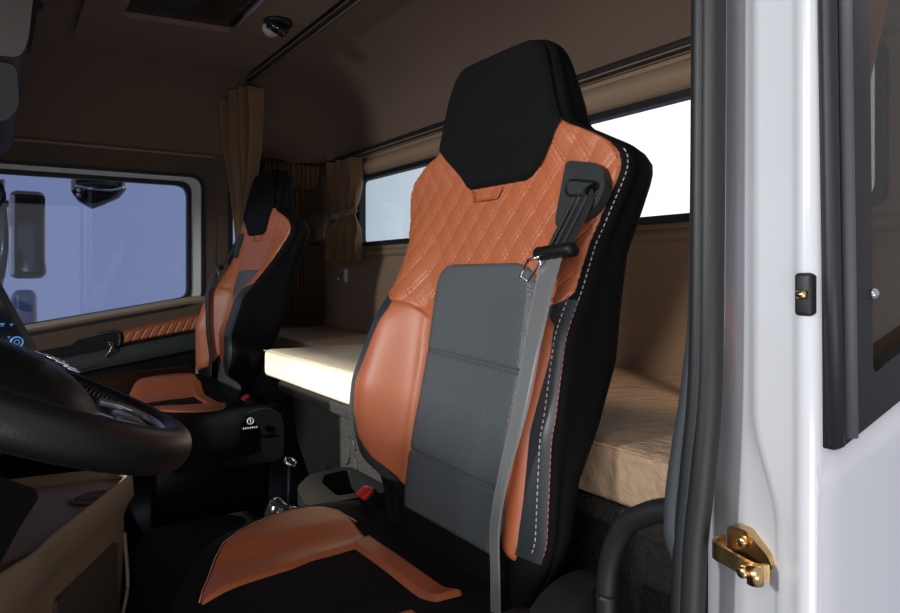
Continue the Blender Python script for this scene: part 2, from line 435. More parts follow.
    # cushion
    Xs = [.180, .182, .185, .19, .195, .2, .207, .215, .225, .235, .25, .27, .29] + [.31 + .02 * i for i in range(18)]
    V, F = loft([cushion_row(x) for x in Xs if x < .66]); cu = mk('seat_cushion', V, F, M['black_fabric'], t)
    S = lambda u, v, w: CP(v, u, w)
    oc = [(.217, .030, .038), (.228, .033, .066), (.24, .036, .090), (.262, .042, .138), (.283, .046, .172), (.315, .049, .206), (.346, .053, .230), (.38, .066, .250), (.417, .070, .258), (.45, .076, .254), (.469, .080, .240), (.482, .082, .208), (.488, .084, .150)]
    panel('cushion_bolster', oc, .006, M['orange'], t, S=S, nu=30, nv=50, edge=.010)
    panel('cushion_bolster', [(x, -b, -(max(a, .155) if near else a)) for x, a, b in oc if not near or (b > .17 and x < .43)], .006, M['orange'], t, S=S, nu=30, nv=50, edge=.010)
    panel('cushion_band', [(.450, -.150, .094), (.454, -.152, .098), (.488, -.155, .110), (.494, -.155, .112)], .0075, M['orange_dark'], t, S=S, nu=40, nv=16, edge=.008)
    # piping on the orange bolster
    mb = MB(); mb.add(*tube([CP(x, b, .0035) for x, a, b in oc], .0010, 6)); mb.build('piping', M['piping'], t)
    # buckle receptacle inboard
    R = Matrix.Rotation(math.radians(-35), 3, 'Y') @ Matrix.Rotation(math.radians(0), 3, 'X')
    bc = Vector((.560, YC + .215, -.407))
    V, F = box(bc, (.030, .034, .085), .006, rot=R); bk = mk('belt_buckle', V, F, M['black_plastic'], t)
    V, F = box(bc + R @ Vector((-.002, 0, .041)), (.024, .030, .010), .003, rot=R); mk('release_button', V, F, M['red'], bk)
    # seat base and side covers
    mb = MB(); mb.add(*span(.27, .62, YC - .22, YC + .20, -.80, -.54, .02)); mb.add(*span(.24, .62, YC - .25, YC - .20, -.93, -.80, .01)); mb.add(*span(.24, .62, YC + .20, YC + .25, -.93, -.80, .01))
    mb.build('seat_base', M['black_plastic'], t)
    sgn = -1
    for sgn in (-1, 1):
        pts = rpoly([(.30, -.56), (.32, -.47), (.48, -.425), (.54, -.40), (.60, -.40), (.628, -.43), (.628, -.56)], .03)
        V, F = prism(pts, lambda a, b, d: Vector((a, YC + sgn * (.268 + d), b)), .028)
        if sgn < 0 or not near: mk('side_cover', V, F, M['black_fabric'], t, auto=35)
    return t

TF[0] = None; BS[0] = 1.0
seat1 = make_seat('driver', 'large orange and black seat with quilted shoulders, nearest the open door', (.45, .875, -H))
# recliner cover, lever and belt anchor by the open door
V, F = prism(rpoly([(.42, -.55), (.45, -.44), (.485, -.365), (.54, -.335), (.60, -.345), (.61, -.43), (.57, -.55)], .035), lambda a, b, d: Vector((a, .595 - d, b)), .045)
rc = mk('recliner_cover', V, F, M['grain_plastic'], seat1, auto=35)
mk('cover_ridge', *tube(smooth_path([(.465, .552, -.53), (.50, .552, -.43), (.53, .552, -.375), (.57, .552, -.36)], 6), .006, 8), M['black_plastic'], rc)
mk('recline_lever', *tube(smooth_path([(.49, .560, -.50), (.52, .556, -.45), (.55, .556, -.42), (.58, .556, -.41)], 6), .009, 10, flat=(1, .7)), M['black_plastic'], rc)
mk('lever_tip', *box((.492, .553, -.50), (.018, .012, .014), .005), M['silver'], rc)
mk('belt_anchor', *box((.475, .60, -.40), (.045, .02, .07), .008), M['black_plastic'], seat1)

PY, PX = 2.355, .11; BS[0] = 1.95; CS[0] = .045
TF[0] = lambda p: Vector((p.x + PX, 2 * YC - p.y + (PY - YC), p.z))
seat2 = make_seat('passenger', 'orange and black front seat on the far side beside the blue door window', (.45, .875, -H))
TF[0] = None
# printed mark on the side of the far seat base
Yb = PY - .309
mb = MB(); mb.add(*torus((.632, Yb - .002, -.428), .009, .0018, (0, 1, 0), 20, 6))
mb.add(*box((.632, Yb - .002, -.428), (.003, .003, .013)))
for k in range(7): mb.add(*box((.612 + k * .0065, Yb - .002, -.448), (.004, .003, .005)))
mb.build('seat_badge', M['badge'], seat2)

# ------------------------------------------------------------------ cab shell
XR, YP, YD = 1.20, 2.85, .40
def struct(name, VF, m, parent=None, **k):
    o = mk(name, VF[0], VF[1], m, parent, **k)
    if parent is None: o['kind'] = 'structure'
    return o
struct('floor', span(-1.0, 1.25, .33, 2.9, -H - .05, -H), M['floor'], smooth=False)
# roof lining with coved edges
rows = []
xs = [-.95 + .1 * i for i in range(18)] + [.86 + .0262 * i for i in range(14)]
ys = [.36 + .03 * i for i in range(14)] + [.9 + .15 * i for i in range(10)] + [2.30 + .034 * i for i in range(16)] + [2.835, 2.845, 2.852]
def ceilz(x, y):
    t1 = max(0, min(1, (x - .84) / .36)); t2 = max(0, min(1, (y - 2.48) / .37)); t3 = max(0, min(1, (.62 - y) / .26))
    t = min(1, math.sqrt(t1 * t1 + t2 * t2 + t3 * t3))
    return .745 - .275 * (1 - math.sqrt(max(0, 1 - t ** 2.4)))
rows = [[Vector((x, y, ceilz(x, y))) for y in ys] for x in xs]
V, F = loft(rows, closed=False, cap=False)
n = len(V); 
V2 = V + [Vector((v.x, v.y, .80)) for v in V]; F2 = F + [tuple(i + n for i in f) for f in F]
nx, ny = len(xs), len(ys)
for i in range(nx - 1):
    F2.append((i * ny, (i + 1) * ny, n + (i + 1) * ny, n + i * ny)); F2.append((i * ny + ny - 1, (i + 1) * ny + ny - 1, n + (i + 1) * ny + ny - 1, n + i * ny + ny - 1))
for k in range(ny - 1):
    F2.append((k, k + 1, n + k + 1, n + k)); b_ = (nx - 1) * ny; F2.append((b_ + k, b_ + k + 1, n + b_ + k + 1, n + b_ + k))
struct('ceiling', (V2, F2), M['headliner'], auto=50)

def wall_with_holes(name, f, a0, a1, b0, b1, holes, d, m):
    """axis-aligned wall in (a,b), cut by rectangles"""
    As = sorted(set([a0, a1] + [h[0] for h in holes] + [h[1] for h in holes])); Bs = sorted(set([b0, b1] + [h[2] for h in holes] + [h[3] for h in holes]))
    As = [a for a in As if a0 <= a <= a1]; Bs = [b for b in Bs if b0 <= b <= b1]
    mb = MB()
    def solid(i, j):
        if not (0 <= i < len(As) - 1 and 0 <= j < len(Bs) - 1): return False
        ca, cb = (As[i] + As[i + 1]) / 2, (Bs[j] + Bs[j + 1]) / 2
        return not any(h[0] < ca < h[1] and h[2] < cb < h[3] for h in holes)
    for i in range(len(As) - 1):
        for j in range(len(Bs) - 1):
            if not solid(i, j): continue
            a, A, b, B = As[i], As[i + 1], Bs[j], Bs[j + 1]
            mb.add([f(a, b, 0), f(A, b, 0), f(A, B, 0), f(a, B, 0)], [(0, 1, 2, 3)]); mb.add([f(a, b, d), f(A, b, d), f(A, B, d), f(a, B, d)], [(0, 1, 2, 3)])
            for (di, dj, e) in ((-1, 0, ((a, b), (a, B))), (1, 0, ((A, b), (A, B))), (0, -1, ((a, b), (A, b))), (0, 1, ((a, B), (A, B)))):
                if not solid(i + di, j + dj):
                    (p, q), (r, s) = e; mb.add([f(p, q, 0), f(r, s, 0), f(r, s, d), f(p, q, d)], [(0, 1, 2, 3)])
    return struct(name, (mb.V, mb.F), m, smooth=False)

fR = lambda a, b, d: Vector((XR + d, a, b))          # rear wall: a = Y
fP = lambda a, b, d: Vector((a, YP + d, b))          # passenger side wall: a = X
fD = lambda a, b, d: Vector((a, YD - d, b))          # driver side wall
wall_with_holes('wall_rear', fR, .38, 2.87, -H, .56, [(.56, 1.55, .12, .375), (1.72, 2.475, .12, .375)], .012, M['trim'])
wall_with_holes('wall_right', fP, .74, 1.24, -H, .56, [(.80, 1.06, -.06, .345)], .012, M['trim_dark'])
# rear wall mouldings: padded ledge over the windows and sill below
for (nm, z0, z1, dep) in (('trim_1', .385, .448, .022), ('trim_2', .070, .100, .012)):
    rows = []
    for y in (.42, 2.83):
        r = []
        for k in range(9):
            q = math.pi * k / 8; r.append(Vector((XR - dep * math.sin(q), y, mix(z0, z1, k / 8))))
        r.append(Vector((XR + .005, y, z1))); r.append(Vector((XR + .005, y, z0))); rows.append(r)
    struct(nm, loft(rows), M['trim'], auto=50)

def win(name, f, outer_pts, inset, pane, parent=None, dep=.028, fr=None, off=-.012, rad=.03, frname='window_frame'):
    o = rpoly(outer_pts, rad); cx = sum(p[0] for p in outer_pts) / len(outer_pts); cy = sum(p[1] for p in outer_pts) / len(outer_pts)
    pi = []
    for p in outer_pts:
        pi.append((p[0] + (inset if p[0] < cx else -inset), p[1] + (inset if p[1] < cy else -inset)))
    i_ = rpoly(pi, rad * .8)
    w = mk(name, *frame(o, i_, lambda a, b, d: f(a, b, off + d), dep), fr or M['rubber'], parent, auto=40)
    if parent is None: w['kind'] = 'structure'
    i2 = rpoly([(p[0] + (-.004 if p[0] < cx else .004), p[1] + (-.004 if p[1] < cy else .004)) for p in pi], rad * .8)
    g = mk('window_pane', *prism(i2, lambda a, b, d: f(a, b, off + dep * .55 + d), .004), pane, w, smooth=False)
    return w
w1 = win('window_1', fR, [(1.715, .112), (2.485, .112), (2.485, .382), (1.715, .382)], .016, M['glass_clear'])
w2 = win('window_2', fR, [(.555, .112), (1.555, .112), (1.555, .382), (.555, .382)], .016, M['glass_clear'])
w3 = win('window_3', fP, [(.79, -.07), (1.07, -.07), (1.07, .352), (.79, .352)], .016, M['glass_blue'])

# passenger door, closed
dr = struct('door_1', prism([(-1.0, -.90), (.72, -.90), (.72, -.16), (.705, -.125), (.67, -.100), (.1, -.205), (-.95, -.34), (-1.0, -.34)], fP, .04), M['black_plastic'], smooth=False)
so = rpoly([(-.93, .462), (.738, .462), (.738, -.30), (-.93, -.62)], .02)
uo = rpoly([(-.95, .475), (.74, .475), (.74, -.16), (.60, -.19), (-.95, -.44)], [.01, .01, .01, .02, .02])
ui = rpoly([(-.90, .396), (.695, .396), (.695, -.10), (.60, -.125), (-.90, -.375)], [.03, .05, .04, .02, .03])
mk('door_surround', *frame(uo, ui, lambda a, b, d: fP(a, b, -.004 + d), .03), M['trim_dark'], dr, auto=40)
r1o = ui; r1i = rpoly([(-.885, .384), (.684, .384), (.684, -.098), (.60, -.118), (-.885, -.36)], [.03, .045, .035, .02, .03])
mk('door_seal', *frame(r1o, r1i, lambda a, b, d: fP(a, b, -.012 + d), .02), M['rubber'], dr, auto=40)
r2i = rpoly([(-.87, .366), (.648, .366), (.648, -.088), (.60, -.100), (-.87, -.335)], [.03, .045, .035, .02, .03])
mk('door_frame', *frame(r1i, r2i, lambda a, b, d: fP(a, b, .002 + d), .02), M['grey_paint'], dr, auto=40)
r3i = rpoly([(-.86, .350), (.632, .350), (.632, -.078), (.60, -.088), (-.86, -.322)], [.03, .045, .03, .02, .03])
mk('glass_channel', *frame(r2i, r3i, lambda a, b, d: fP(a, b, -.004 + d), .03), M['rubber'], dr, auto=40)
mk('window_pane', *prism(rpoly([(-.86, .354), (.636, .354), (.636, -.082), (.60, -.092), (-.86, -.326)], .02), lambda a, b, d: fP(a, b, .012 + d), .004), M['glass_blue'], dr, smooth=False)
def sillz(a): return -.090 - (.60 - a) * .163
mb = MB(); rows = []
for a in [-.9 + .1 * i for i in range(16)] + [.64, .68, .70]:
    z = sillz(min(a, .66)); rows.append([fP(a, z + .002, 0), fP(a, z - .003, -.016), fP(a, z - .014, -.022), fP(a, z - .025, -.016), fP(a, z - .031, 0)])
struct('sill_trim', loft(rows), M['sill_trim'], dr, auto=50)
mk('pillar_trim', *tube(smooth_path([(.700, 2.84, -.10), (.705, 2.84, -.17), (.690, 2.84, -.26), (.672, 2.84, -.36), (.66, 2.84, -.50)], 6), .020, 10, flat=(1, .5)), M['sill_trim'], dr)
# quilted orange pad
pr = [(-.20, 0, 1), (0, 0, 1), (1, 0, 1)]
def padS(u, v, w):    # v along X .40 -> .675, u 0..1 vertical
    x = v; top = -.207 + (x - .39) * .20; bot = -.258 + (x - .39) * .155
    return Vector((x, YP - .022 - w, mix(bot, top, u)))
def padX(u, v):
    q = v / .030 - u * 1.1; d = abs(q - round(q)); return -.004 * math.exp(-(d / .09) ** 2)
rows = []
for i in range(121):
    x = mix(.395, .678, i / 120); r = []
    for k in range(21):
        u = k / 20; d = min(u * .055, (1 - u) * .055, x - .395, .678 - x); e = math.sin(min(1, d / .012) * math.pi / 2)
        r.append(padS(u, x, -.022 + (.030 + padX(u, x)) * e))
    rows.append(r)
V, F = loft(rows, closed=False, cap=False); mk('quilted_pad', V, F, M['orange'], dr)
rows = []
for x in (-.3, .2, .39, .55, .69):
    b = -.262 + (x - .39) * .155; rows.append([fP(x, b, 0), fP(x, b - .002, -.03), fP(x, b - .03, -.040), fP(x, b - .065, -.034), fP(x, b - .075, 0)])
mk('armrest_ledge', *loft(rows), M['charcoal'], dr, auto=50)
mk('lower_panel', *prism(rpoly([(-.2, -.40), (.655, -.345), (.63, -.62), (-.2, -.70)], .04), lambda a, b, d: fP(a, b, -.014 + d), .014), M['door_shaded'], dr)
hb = mk('handle_housing', *prism(rpoly([(.24, -.235), (.385, -.205), (.39, -.262), (.375, -.29), (.345, -.325), (.22, -.345)], .02), lambda a, b, d: fP(a, b, -.028 + d), .028), M['black_plastic'], dr, auto=35)
mk('handle_rib', *tube(smooth_path([(.31, 2.818, -.215), (.375, 2.818, -.205), (.388, 2.818, -.235), (.375, 2.818, -.285), (.33, 2.818, -.315), (.24, 2.818, -.338)], 6), .006, 8), M['charcoal'], dr)
mk('door_handle', *tube(smooth_path([(.352, 2.815, -.24), (.358, 2.80, -.25), (.355, 2.795, -.27), (.342, 2.80, -.295)], 6), .009, 10, flat=(1, .6)), M['chrome'], dr)

# driver side: sleeper side panel, header and jamb
mb = MB(); mb.add(*span(.56, 1.25, .36, .40, -H, -.14)); mb.add(*span(1.02, 1.25, .36, .40, -.14, .56)); mb.add(*span(.56, 1.02, .36, .40, .44, .56))
struct('wall_left', (mb.V, mb.F), M['trim'], smooth=False)
mb = MB(); mb.add(*span(-1.0, .58, .30, .40, .60, .72, .02)); mb.add(*span(-1.0, -.62, .30, .40, -H, .60, .01))
struct('trim_3', (mb.V, mb.F), M['white_paint'], auto=40)
# front of the cab with the windscreen
mb = MB(); mb.add(*span(-1.05, -1.0, .33, 2.9, -H, -.22)); mb.add(*span(-1.05, -1.0, .33, 2.9, .56, .74)); mb.add(*span(-1.05, -1.0, .33, .42, -.22, .56)); mb.add(*span(-1.05, -1.0, 2.8, 2.9, -.22, .56))
struct('wall_front', (mb.V, mb.F), M['trim_dark'], smooth=False)
struct('window_4', span(-1.03, -1.025, .42, 2.8, -.22, .56), M['glass_clear'], smooth=False)

# jamb profile: (X, Y) path from inner edge outward, varied along z
def jamb(z):
    k = sm(-.11, -.20, z)      # lower part steps outward
    yb = .345 - .020 * k
    return [(.556, .414), (.550, .405), (.546, .395), (.541, .386), (.536, .377), (.531, .368), (.5265, .360), (.523, .352), (.519, yb + .001),
            (.515, yb - .004), (.5125, yb - .008), (.511, yb - .013), (.509, .306), (.507, .301), (.504, .297), (.503, .291), (.506, .286), (.513, .283)]
zs = [-.95 + .05 * i for i in range(15)] + [-.20 + .01 * i for i in range(12)] + [-.08, -.03, 0, .05, .1, .2, .3, .45, .6]
rows = [[Vector((x, y, z)) for x, y in jamb(z)] + [Vector((.57, .285, z)), Vector((.58, .405, z))] for z in zs]
struct('trim_4', loft(rows), M['white_paint'], auto=60)
# weatherstrip around the door opening
ws = thing('door_weatherstrip', 'black rubber weatherstrip running down the white door jamb', 'door seal', (.515, .40, -.93))
mk('rubber_bulb', *tube(smooth_path([(.500, .367, .62), (.500, .368, .30), (.500, .370, 0), (.500, .372, -.10), (.498, .377, -.17), (.497, .385, -.25), (.497, .388, -.40), (.497, .388, -.93)], 8), .011, 16, up=(1, 0, 0)), M['rubber'], ws)
mk('rubber_groove', *tube(smooth_path([(.495, .374, .62), (.495, .375, .30), (.495, .377, 0), (.495, .380, -.10), (.494, .387, -.17), (.493, .394, -.25), (.493, .396, -.40), (.493, .396, -.93)], 8), .008, 12, up=(1, 0, 0)), M['rubber'], ws)
mk('rubber_lip', *tube(smooth_path([(.502, .377, .62), (.502, .378, .30), (.502, .381, 0), (.500, .387, -.09), (.498, .396, -.15), (.496, .401, -.19), (.494, .401, -.225), (.492, .396, -.26)], 8), [.010] * 42 + [.009, .008, .006, .005, .004, .003, .002][:7], 12, up=(1, 0, 0)), M['rubber_lip'], ws)

# outer side panel with its fixed window
fE = lambda a, b, d: Vector((a, .290 - .004 + d, b))
def es(a): return -.128 + (a - .54) * .30
rows = []
for a in (.508, .514, .522, .535, .60, .80, 1.25):
    z = es(max(a, .54)) ; yo = .283 + .004 * sm(.52, .51, a)
    rows.append([Vector((a, yo + .004, z + .003)), Vector((a, yo - .001, z - .004)), Vector((a, yo - .004, z - .03)), Vector((a, yo - .003, z - .038)), Vector((a, yo + .003, -.95)), Vector((a, yo + .012, -.95)), Vector((a, yo + .012, z + .003))])
struct('wall_outer', loft(rows), M['white_paint'], auto=50)
ow = struct('window_5', prism([(.513, -.132), (.523, -.132), (.535, -.122), (1.25, .085), (1.25, .62), (.500, .62)], lambda a, b, d: Vector((a, .290 + d, b)), .004), M['glass_smoke'], smooth=False)
fo = [(.508, .62), (.513, -.128), (.526, -.128), (1.25, .088), (1.25, .62)]
fi = [(.560, .60), (.572, -.078), (.590, -.070), (1.22, .12), (1.22, .60)]
mk('window_frame', *frame(rpoly(fo, .003), rpoly(fi, [.004, .01, .01, .01, .01]), lambda a, b, d: Vector((a, .276 + d, b)), .013), M['black_plastic'], ow, auto=40)
mk('rubber_strip', *tube([(.506, .279, .62), (.512, .279, .2), (.516, .278, 0), (.519, .277, -.125)], .0065, 10, up=(1, 0, 0)), M['rubber'], ow)
mk('channel_strip', *tube([(.520, .274, .62), (.526, .274, .2), (.530, .273, 0), (.533, .273, -.12)], .0050, 10, up=(1, 0, 0)), M['channel'], ow)
mk('screw_cap', *dome((.572, .276, -.014), .0045, .004, (0, -1, 0)), M['silver'], ow)

# striker on the jamb
st = thing('door_striker', 'yellow zinc-plated door striker bolted to the white jamb', 'latch', (.512, .345, -.26))
fj = lambda a, b, d: Vector((.512 - d, a, b))
mk('striker_plate', *prism(rpoly([(.363, -.208), (.346, -.207), (.326, -.222), (.322, -.231), (.338, -.240), (.363, -.238)], .004), lambda a, b, d: Vector((.526 - d, a, b)), .014), M['zinc'], st, auto=35)
# flat bracket standing off the plate and its rolled end
pth = smooth_path([(.508, .3625, -.222), (.498, .3640, -.2235), (.493, .3600, -.2245), (.494, .350, -.2265), (.496, .338, -.2300), (.500, .328, -.2325), (.508, .323, -.233)], 6)
rw = []
for i, p in enumerate(pth):
    hh = .0068; tt = (pth[min(i + 1, len(pth) - 1)] - pth[max(i - 1, 0)]).normalized(); nn_ = Vector((tt.y, -tt.x, 0)).normalized() * .0016
    rw.append([p + Vector((0, 0, hh)) - nn_, p + Vector((0, 0, hh)) + nn_, p + Vector((0, 0, -hh)) + nn_, p + Vector((0, 0, -hh)) - nn_])
mk('striker_bracket', *loft(rw), M['zinc'], st, auto=40)
mk('striker_bar', *tube([(.496, .3265, -.226), (.496, .3265, -.240)], .0062, 18), M['zinc'], st)
for (x, y, z) in ((.5105, .347, -.216), (.491, .333, -.2315)):
    s_ = mk('bolt', *tube([(x, y, z), (x - .003, y, z), (x - .0045, y, z)], [.0050, .0046, .0036], 18), M['zinc'], st)
    mk('bolt_recess', *disc((x - .0046, y, z), .0020, -.0006, 6, (1, 0, 0)), M['rubber'], s_)
bp_ = thing('jamb_pin', 'small brass coloured pin in the notch on the edge of the white jamb', 'pin', (.507, .288, -.012))
mk('notch', *box((.506, .2915, -.014), (.012, .013, .032), .003), M['rubber'], bp_)
mk('pin', *tube([(.498, .294, -.014), (.498, .287, -.014)], .003, 10), M['zinc'], bp_)

# ------------------------------------------------------------------ bunk
def mattress(name, x0, x1, y0, y1, z0, z1, m, label, r=.014):
    t = thing(name, label, 'mattress', ((x0 + x1) / 2, (y0 + y1) / 2, z0), 'mattress sections on the bunk')
    xs_ = [x0, x0 + .004, x0 + .012, x0 + .022] + [mix(x0 + .03, x1 - .03, i / 16) for i in range(17)] + [x1 - .012, x1]
    ny_ = 60; rows = []
    V, F = box(((x0 + x1) / 2, (y0 + y1) / 2, (z0 + z1) / 2), (x1 - x0, y1 - y0, z1 - z0), r, 5)
    mk('mattress_cover', V, F, m, t, auto=60)
    mb = MB()
    e = .002
    for z in (z1 - r * .25,):
        mb.add(*tube([(x0 + r * .25 - e, y0 + r * .3, z), (x0 + r * .25 - e, y1 - r * .3, z)], .0018, 8))
        mb.add(*tube([(x0 + r, y0 + r * .25 - e, z), (x1 - r, y0 + r * .25 - e, z)], .0018, 8))
    mb.add(*tube([(x0 + r * .25 - e, y0 + r * .25, z1 - r), (x0 + r * .25 - e, y0 + r * .25, z0 + r)], .0018, 8))
    mb.build('piping', M['mattress_shaded'] if m is M['mattress_shaded'] else m, t)
    return t
mattress('bunk_mattress', .635, 1.19, .522, 1.17, -.281, -.207, M['mattress_shaded'], 'shade-toned tan wrinkled leatherette mattress end behind the near seat, beside the door jamb')
mattress('bunk_mattress', .635, 1.19, 1.173, 1.935, -.281, -.207, M['mattress'], 'lit-toned cream mattress section on the carpeted bunk, between the two seats')
mattress('bunk_mattress', .84, 1.19, 1.948, 2.835, -.281, -.214, M['mattress_shaded'], 'shaded tan mattress section in the far corner behind the far seat')
bb = thing('bunk_platform', 'grey black carpeted bunk box under the cream mattress', 'bunk', (.9, 1.4, -H))
V, F = prism(rpoly([(.43, -.285), (1.80, -.285), (1.76, -.42), (1.60, -.57), (1.55, -H), (.43, -H)], .03), lambda a, b, d: Vector((.665 + d, a, b)), .52)
mk('bunk_box', V, F, M['carpet'], bb, auto=40)
mk('bunk_edge', *span(.640, .675, .44, 1.83, -.312, -.283, .006), M['carpet'], bb)
mb = MB(); mb.add(*span(.84, 1.18, 1.83, 2.83, -H, -.283, .01)); mb.build('storage_box', M['black_plastic'], bb)
mb = MB()
for q in ((1.435, -.36, 1.41, -.365, 1.40, -.385), (1.435, -.385, 1.43, -.41, 1.445, -.425), (1.40, -.40, 1.39, -.425, 1.40, -.445), (1.445, -.435, 1.42, -.445, 1.41, -.43)):
    mb.add(*tube(smooth_path([(.664, q[0], q[1]), (.664, q[2], q[3]), (.664, q[4], q[5])], 5), .0022, 6))
mb.build('embossed_mark', M['grain_plastic'], bb)

# engine tunnel and tray between the seats
tn = thing('engine_tunnel', 'black engine cover hump on the floor between the seats', 'engine cover', (.45, 1.62, -H))
mk('tunnel_cover', *span(.285, .60, 1.40, 1.88, -H, -.62, .05, 5), M['floor'], tn)
mk('tunnel_step', *span(.285, .655, 1.90, 2.02, -H, -.74, .03, 4), M['floor'], tn)
cc = thing('centre_tray', 'black moulded tray with a deep bin between the near seat and the bunk', 'tray', (.60, 1.30, -H))
uo = rpoly([(.475, 1.205), (.500, 1.325), (.560, 1.405), (.656, 1.42), (.656, 1.205)], .03)
ui = rpoly([(.548, 1.235), (.556, 1.33), (.582, 1.380), (.644, 1.392), (.636, 1.235)], .012)
mk('tray_rim', *frame(uo, ui, lambda a, b, d: Vector((a, b, -.420 - d)), .53), M['black_plastic'], cc, auto=40)
mk('tray_bottom', *prism(ui, lambda a, b, d: Vector((a, b, -.60 - d)), .01), M['gloss_black'], cc, smooth=False)
gk = thing('gear_lever', 'short gear lever with a glossy black knob, in front of the black tray', 'gear lever', (.45, 1.29, -H))
mk('lever_shaft', *tube([(0.426, 1.295, -0.620), (0.448, 1.295, -0.470)], .008, 10), M['black_plastic'], gk)
kn = mk('lever_knob', *tube(smooth_path([(0.444, 1.295, -0.500), (0.450, 1.295, -0.480), (0.456, 1.295, -0.458), (0.462, 1.295, -0.435), (0.465, 1.295, -0.430)], 4), [.014, .016, .018, .021, .023, .025, .027, .028, .029, .029, .028, .026, .024, .020, .016, .010, .004], 18), M['gloss_black'], gk)
mk('knob_glint', *box((0.478, 1.275, -0.450), (.012, .014, .022), .004, rot=Matrix.Rotation(math.radians(30), 3, 'Z')), M['chrome'], gk)  # chrome chip stands in for the silver highlight on the knob
rl = thing('ring_topped_lever', 'thin stalk with a bright steel ring top, rising beside the gear lever', 'lever', (.55, 1.51, -.95))
mk('stalk', *tube([(.552, 1.515, -.617), (.555, 1.510, -.425)], .005, 8), M['black_plastic'], rl)
mk('ring', *torus((.557, 1.510, -.418), .013, .0035, (.3, -.5, .9), 24, 8), M['steel'], rl)
mk('ring_insert', *disc((.557, 1.510, -.422), .011, .004, 16, (.3, -.5, .9)), M['black_plastic'], rl)

# ------------------------------------------------------------------ curtains
def curtain(name, L, R, zt, zb, folds, amp, m, parent, nrm, n=120, nz=40, phase=0, sharp=1.0, arch=0):
    """L(s), R(s) -> points for s in 0..1 from top to bottom"""
    rows = []; back = []
    for i in range(nz + 1):
        s = i / nz; a = L(s); b = R(s); r = []
        for k in range(n + 1):
            q = k / n; p = a.lerp(b, q)
            ph = q * folds * 2 * math.pi + phase + .7 * math.sin(s * 3 + q * 4) + .4 * math.sin(s * 9 + q * 11)
            w = math.sin(ph); w = math.copysign(abs(w) ** sharp, w) + .35 * math.sin(ph * 2.3 + s * 2)
            am = amp(s) if callable(amp) else amp
            if arch: p = p + Vector((0, 0, arch * math.sin(math.pi * min(1, q * 1.1)) * max(0, 1 - s * 4)))
            r.append(p + Vector(nrm) * am * w)
        rows.append(r)
    V, F = loft(rows, closed=False, cap=False)
    o = mk(name, V, F, m, parent)
    md = o.modifiers.new('thick', 'SOLIDIFY'); md.thickness = .0018
    return o
def interp(pts):
    P = [Vector(p[1:]) for p in pts]; S_ = [p[0] for p in pts]
    def f(s):
        return Vector([sl(list(zip(S_, [p[i] for p in P])), s, .03) for i in range(3)])
    return f
ct = thing('privacy_curtain', 'tall brown gold curtain bunched at the end of the ceiling track', 'curtain', (.79, 2.6, -.1))
curtain('curtain_cloth', interp([(0, .735, 2.77, .665), (.25, .745, 2.78, .50), (.6, .775, 2.76, .33), (.8, .79, 2.75, .20), (1, .80, 2.75, .06)]),
        interp([(0, .80, 2.47, .685), (.3, .80, 2.48, .48), (.55, .80, 2.535, .34), (.8, .80, 2.65, .20), (1, .80, 2.68, .06)]), 0, 0, 4.5, lambda s: .024 - .016 * s, M['curtain'], ct, (.80, .45, 0), arch=.03)
mk('curtain_hook', *box((.80, 2.60, .70), (.02, .03, .03), .004), M['rail'], ct)
sc_ = thing('frilled_curtain', 'brown curtain with a frilled heading over the far side window', 'curtain', (1.05, 2.8, -.15))
curtain('curtain_cloth', interp([(0, .93, 2.815, .455), (.3, .94, 2.815, .28), (.6, .97, 2.81, .15), (1, .98, 2.81, -.18)]),
        interp([(0, 1.125, 2.815, .455), (.3, 1.115, 2.815, .30), (.5, 1.095, 2.81, .20), (.7, 1.095, 2.81, .05), (1, 1.11, 2.81, -.18)]), 0, 0, 8, .014, M['curtain_dark'], sc_, (0, 1, 0), phase=1)
curtain('curtain_heading', interp([(0, .92, 2.785, .462), (1, .93, 2.785, .36)]), interp([(0, 1.15, 2.785, .462), (1, 1.14, 2.785, .355)]), 0, 0, 11, .013, M['curtain_dark'], sc_, (0, 1, 0), nz=10)
rcn = thing('tied_curtain', 'gold brown curtain tied back in the rear corner beside the small window', 'curtain', (1.17, 2.65, .03))
rk = lambda pts: interp(pts)
curtain('curtain_cloth', rk([(0, 1.155, 2.70, .462), (.3, 1.155, 2.68, .36), (.5, 1.15, 2.60, .265), (.6, 1.145, 2.565, .235), (.72, 1.13, 2.62, .18), (1, 1.105, 2.63, .05)]),
        rk([(0, 1.165, 2.40, .456), (.3, 1.165, 2.40, .34), (.5, 1.155, 2.42, .265), (.6, 1.15, 2.43, .235), (.72, 1.16, 2.405, .18), (1, 1.17, 2.405, .045)]), 0, 0, 3.6, lambda s: .020 * (1 - .6 * math.exp(-((s - .6) / .1) ** 2)), M['curtain'], rcn, (1, 0, 0), phase=.5)
mk('tie_band', *tube(smooth_path([(1.150, 2.60, .250), (1.118, 2.565, .234), (1.112, 2.50, .230), (1.118, 2.44, .238), (1.150, 2.41, .25)], 6), .012, 10, flat=(.5, 1)), M['curtain'], rcn)

dc = thing('window_curtain', 'brown curtain behind the black framed outer side window', 'curtain', (.80, .43, -.05))
curtain('curtain_cloth', interp([(0, .80, .44, .42), (.5, .80, .44, .2), (1, .80, .44, .0)]), interp([(0, .96, .44, .42), (.5, .87, .44, .2), (.65, .82, .44, .13), (1, .815, .44, .0)]), 0, 0, 4, .008, M['curtain'], dc, (0, 1, 0))

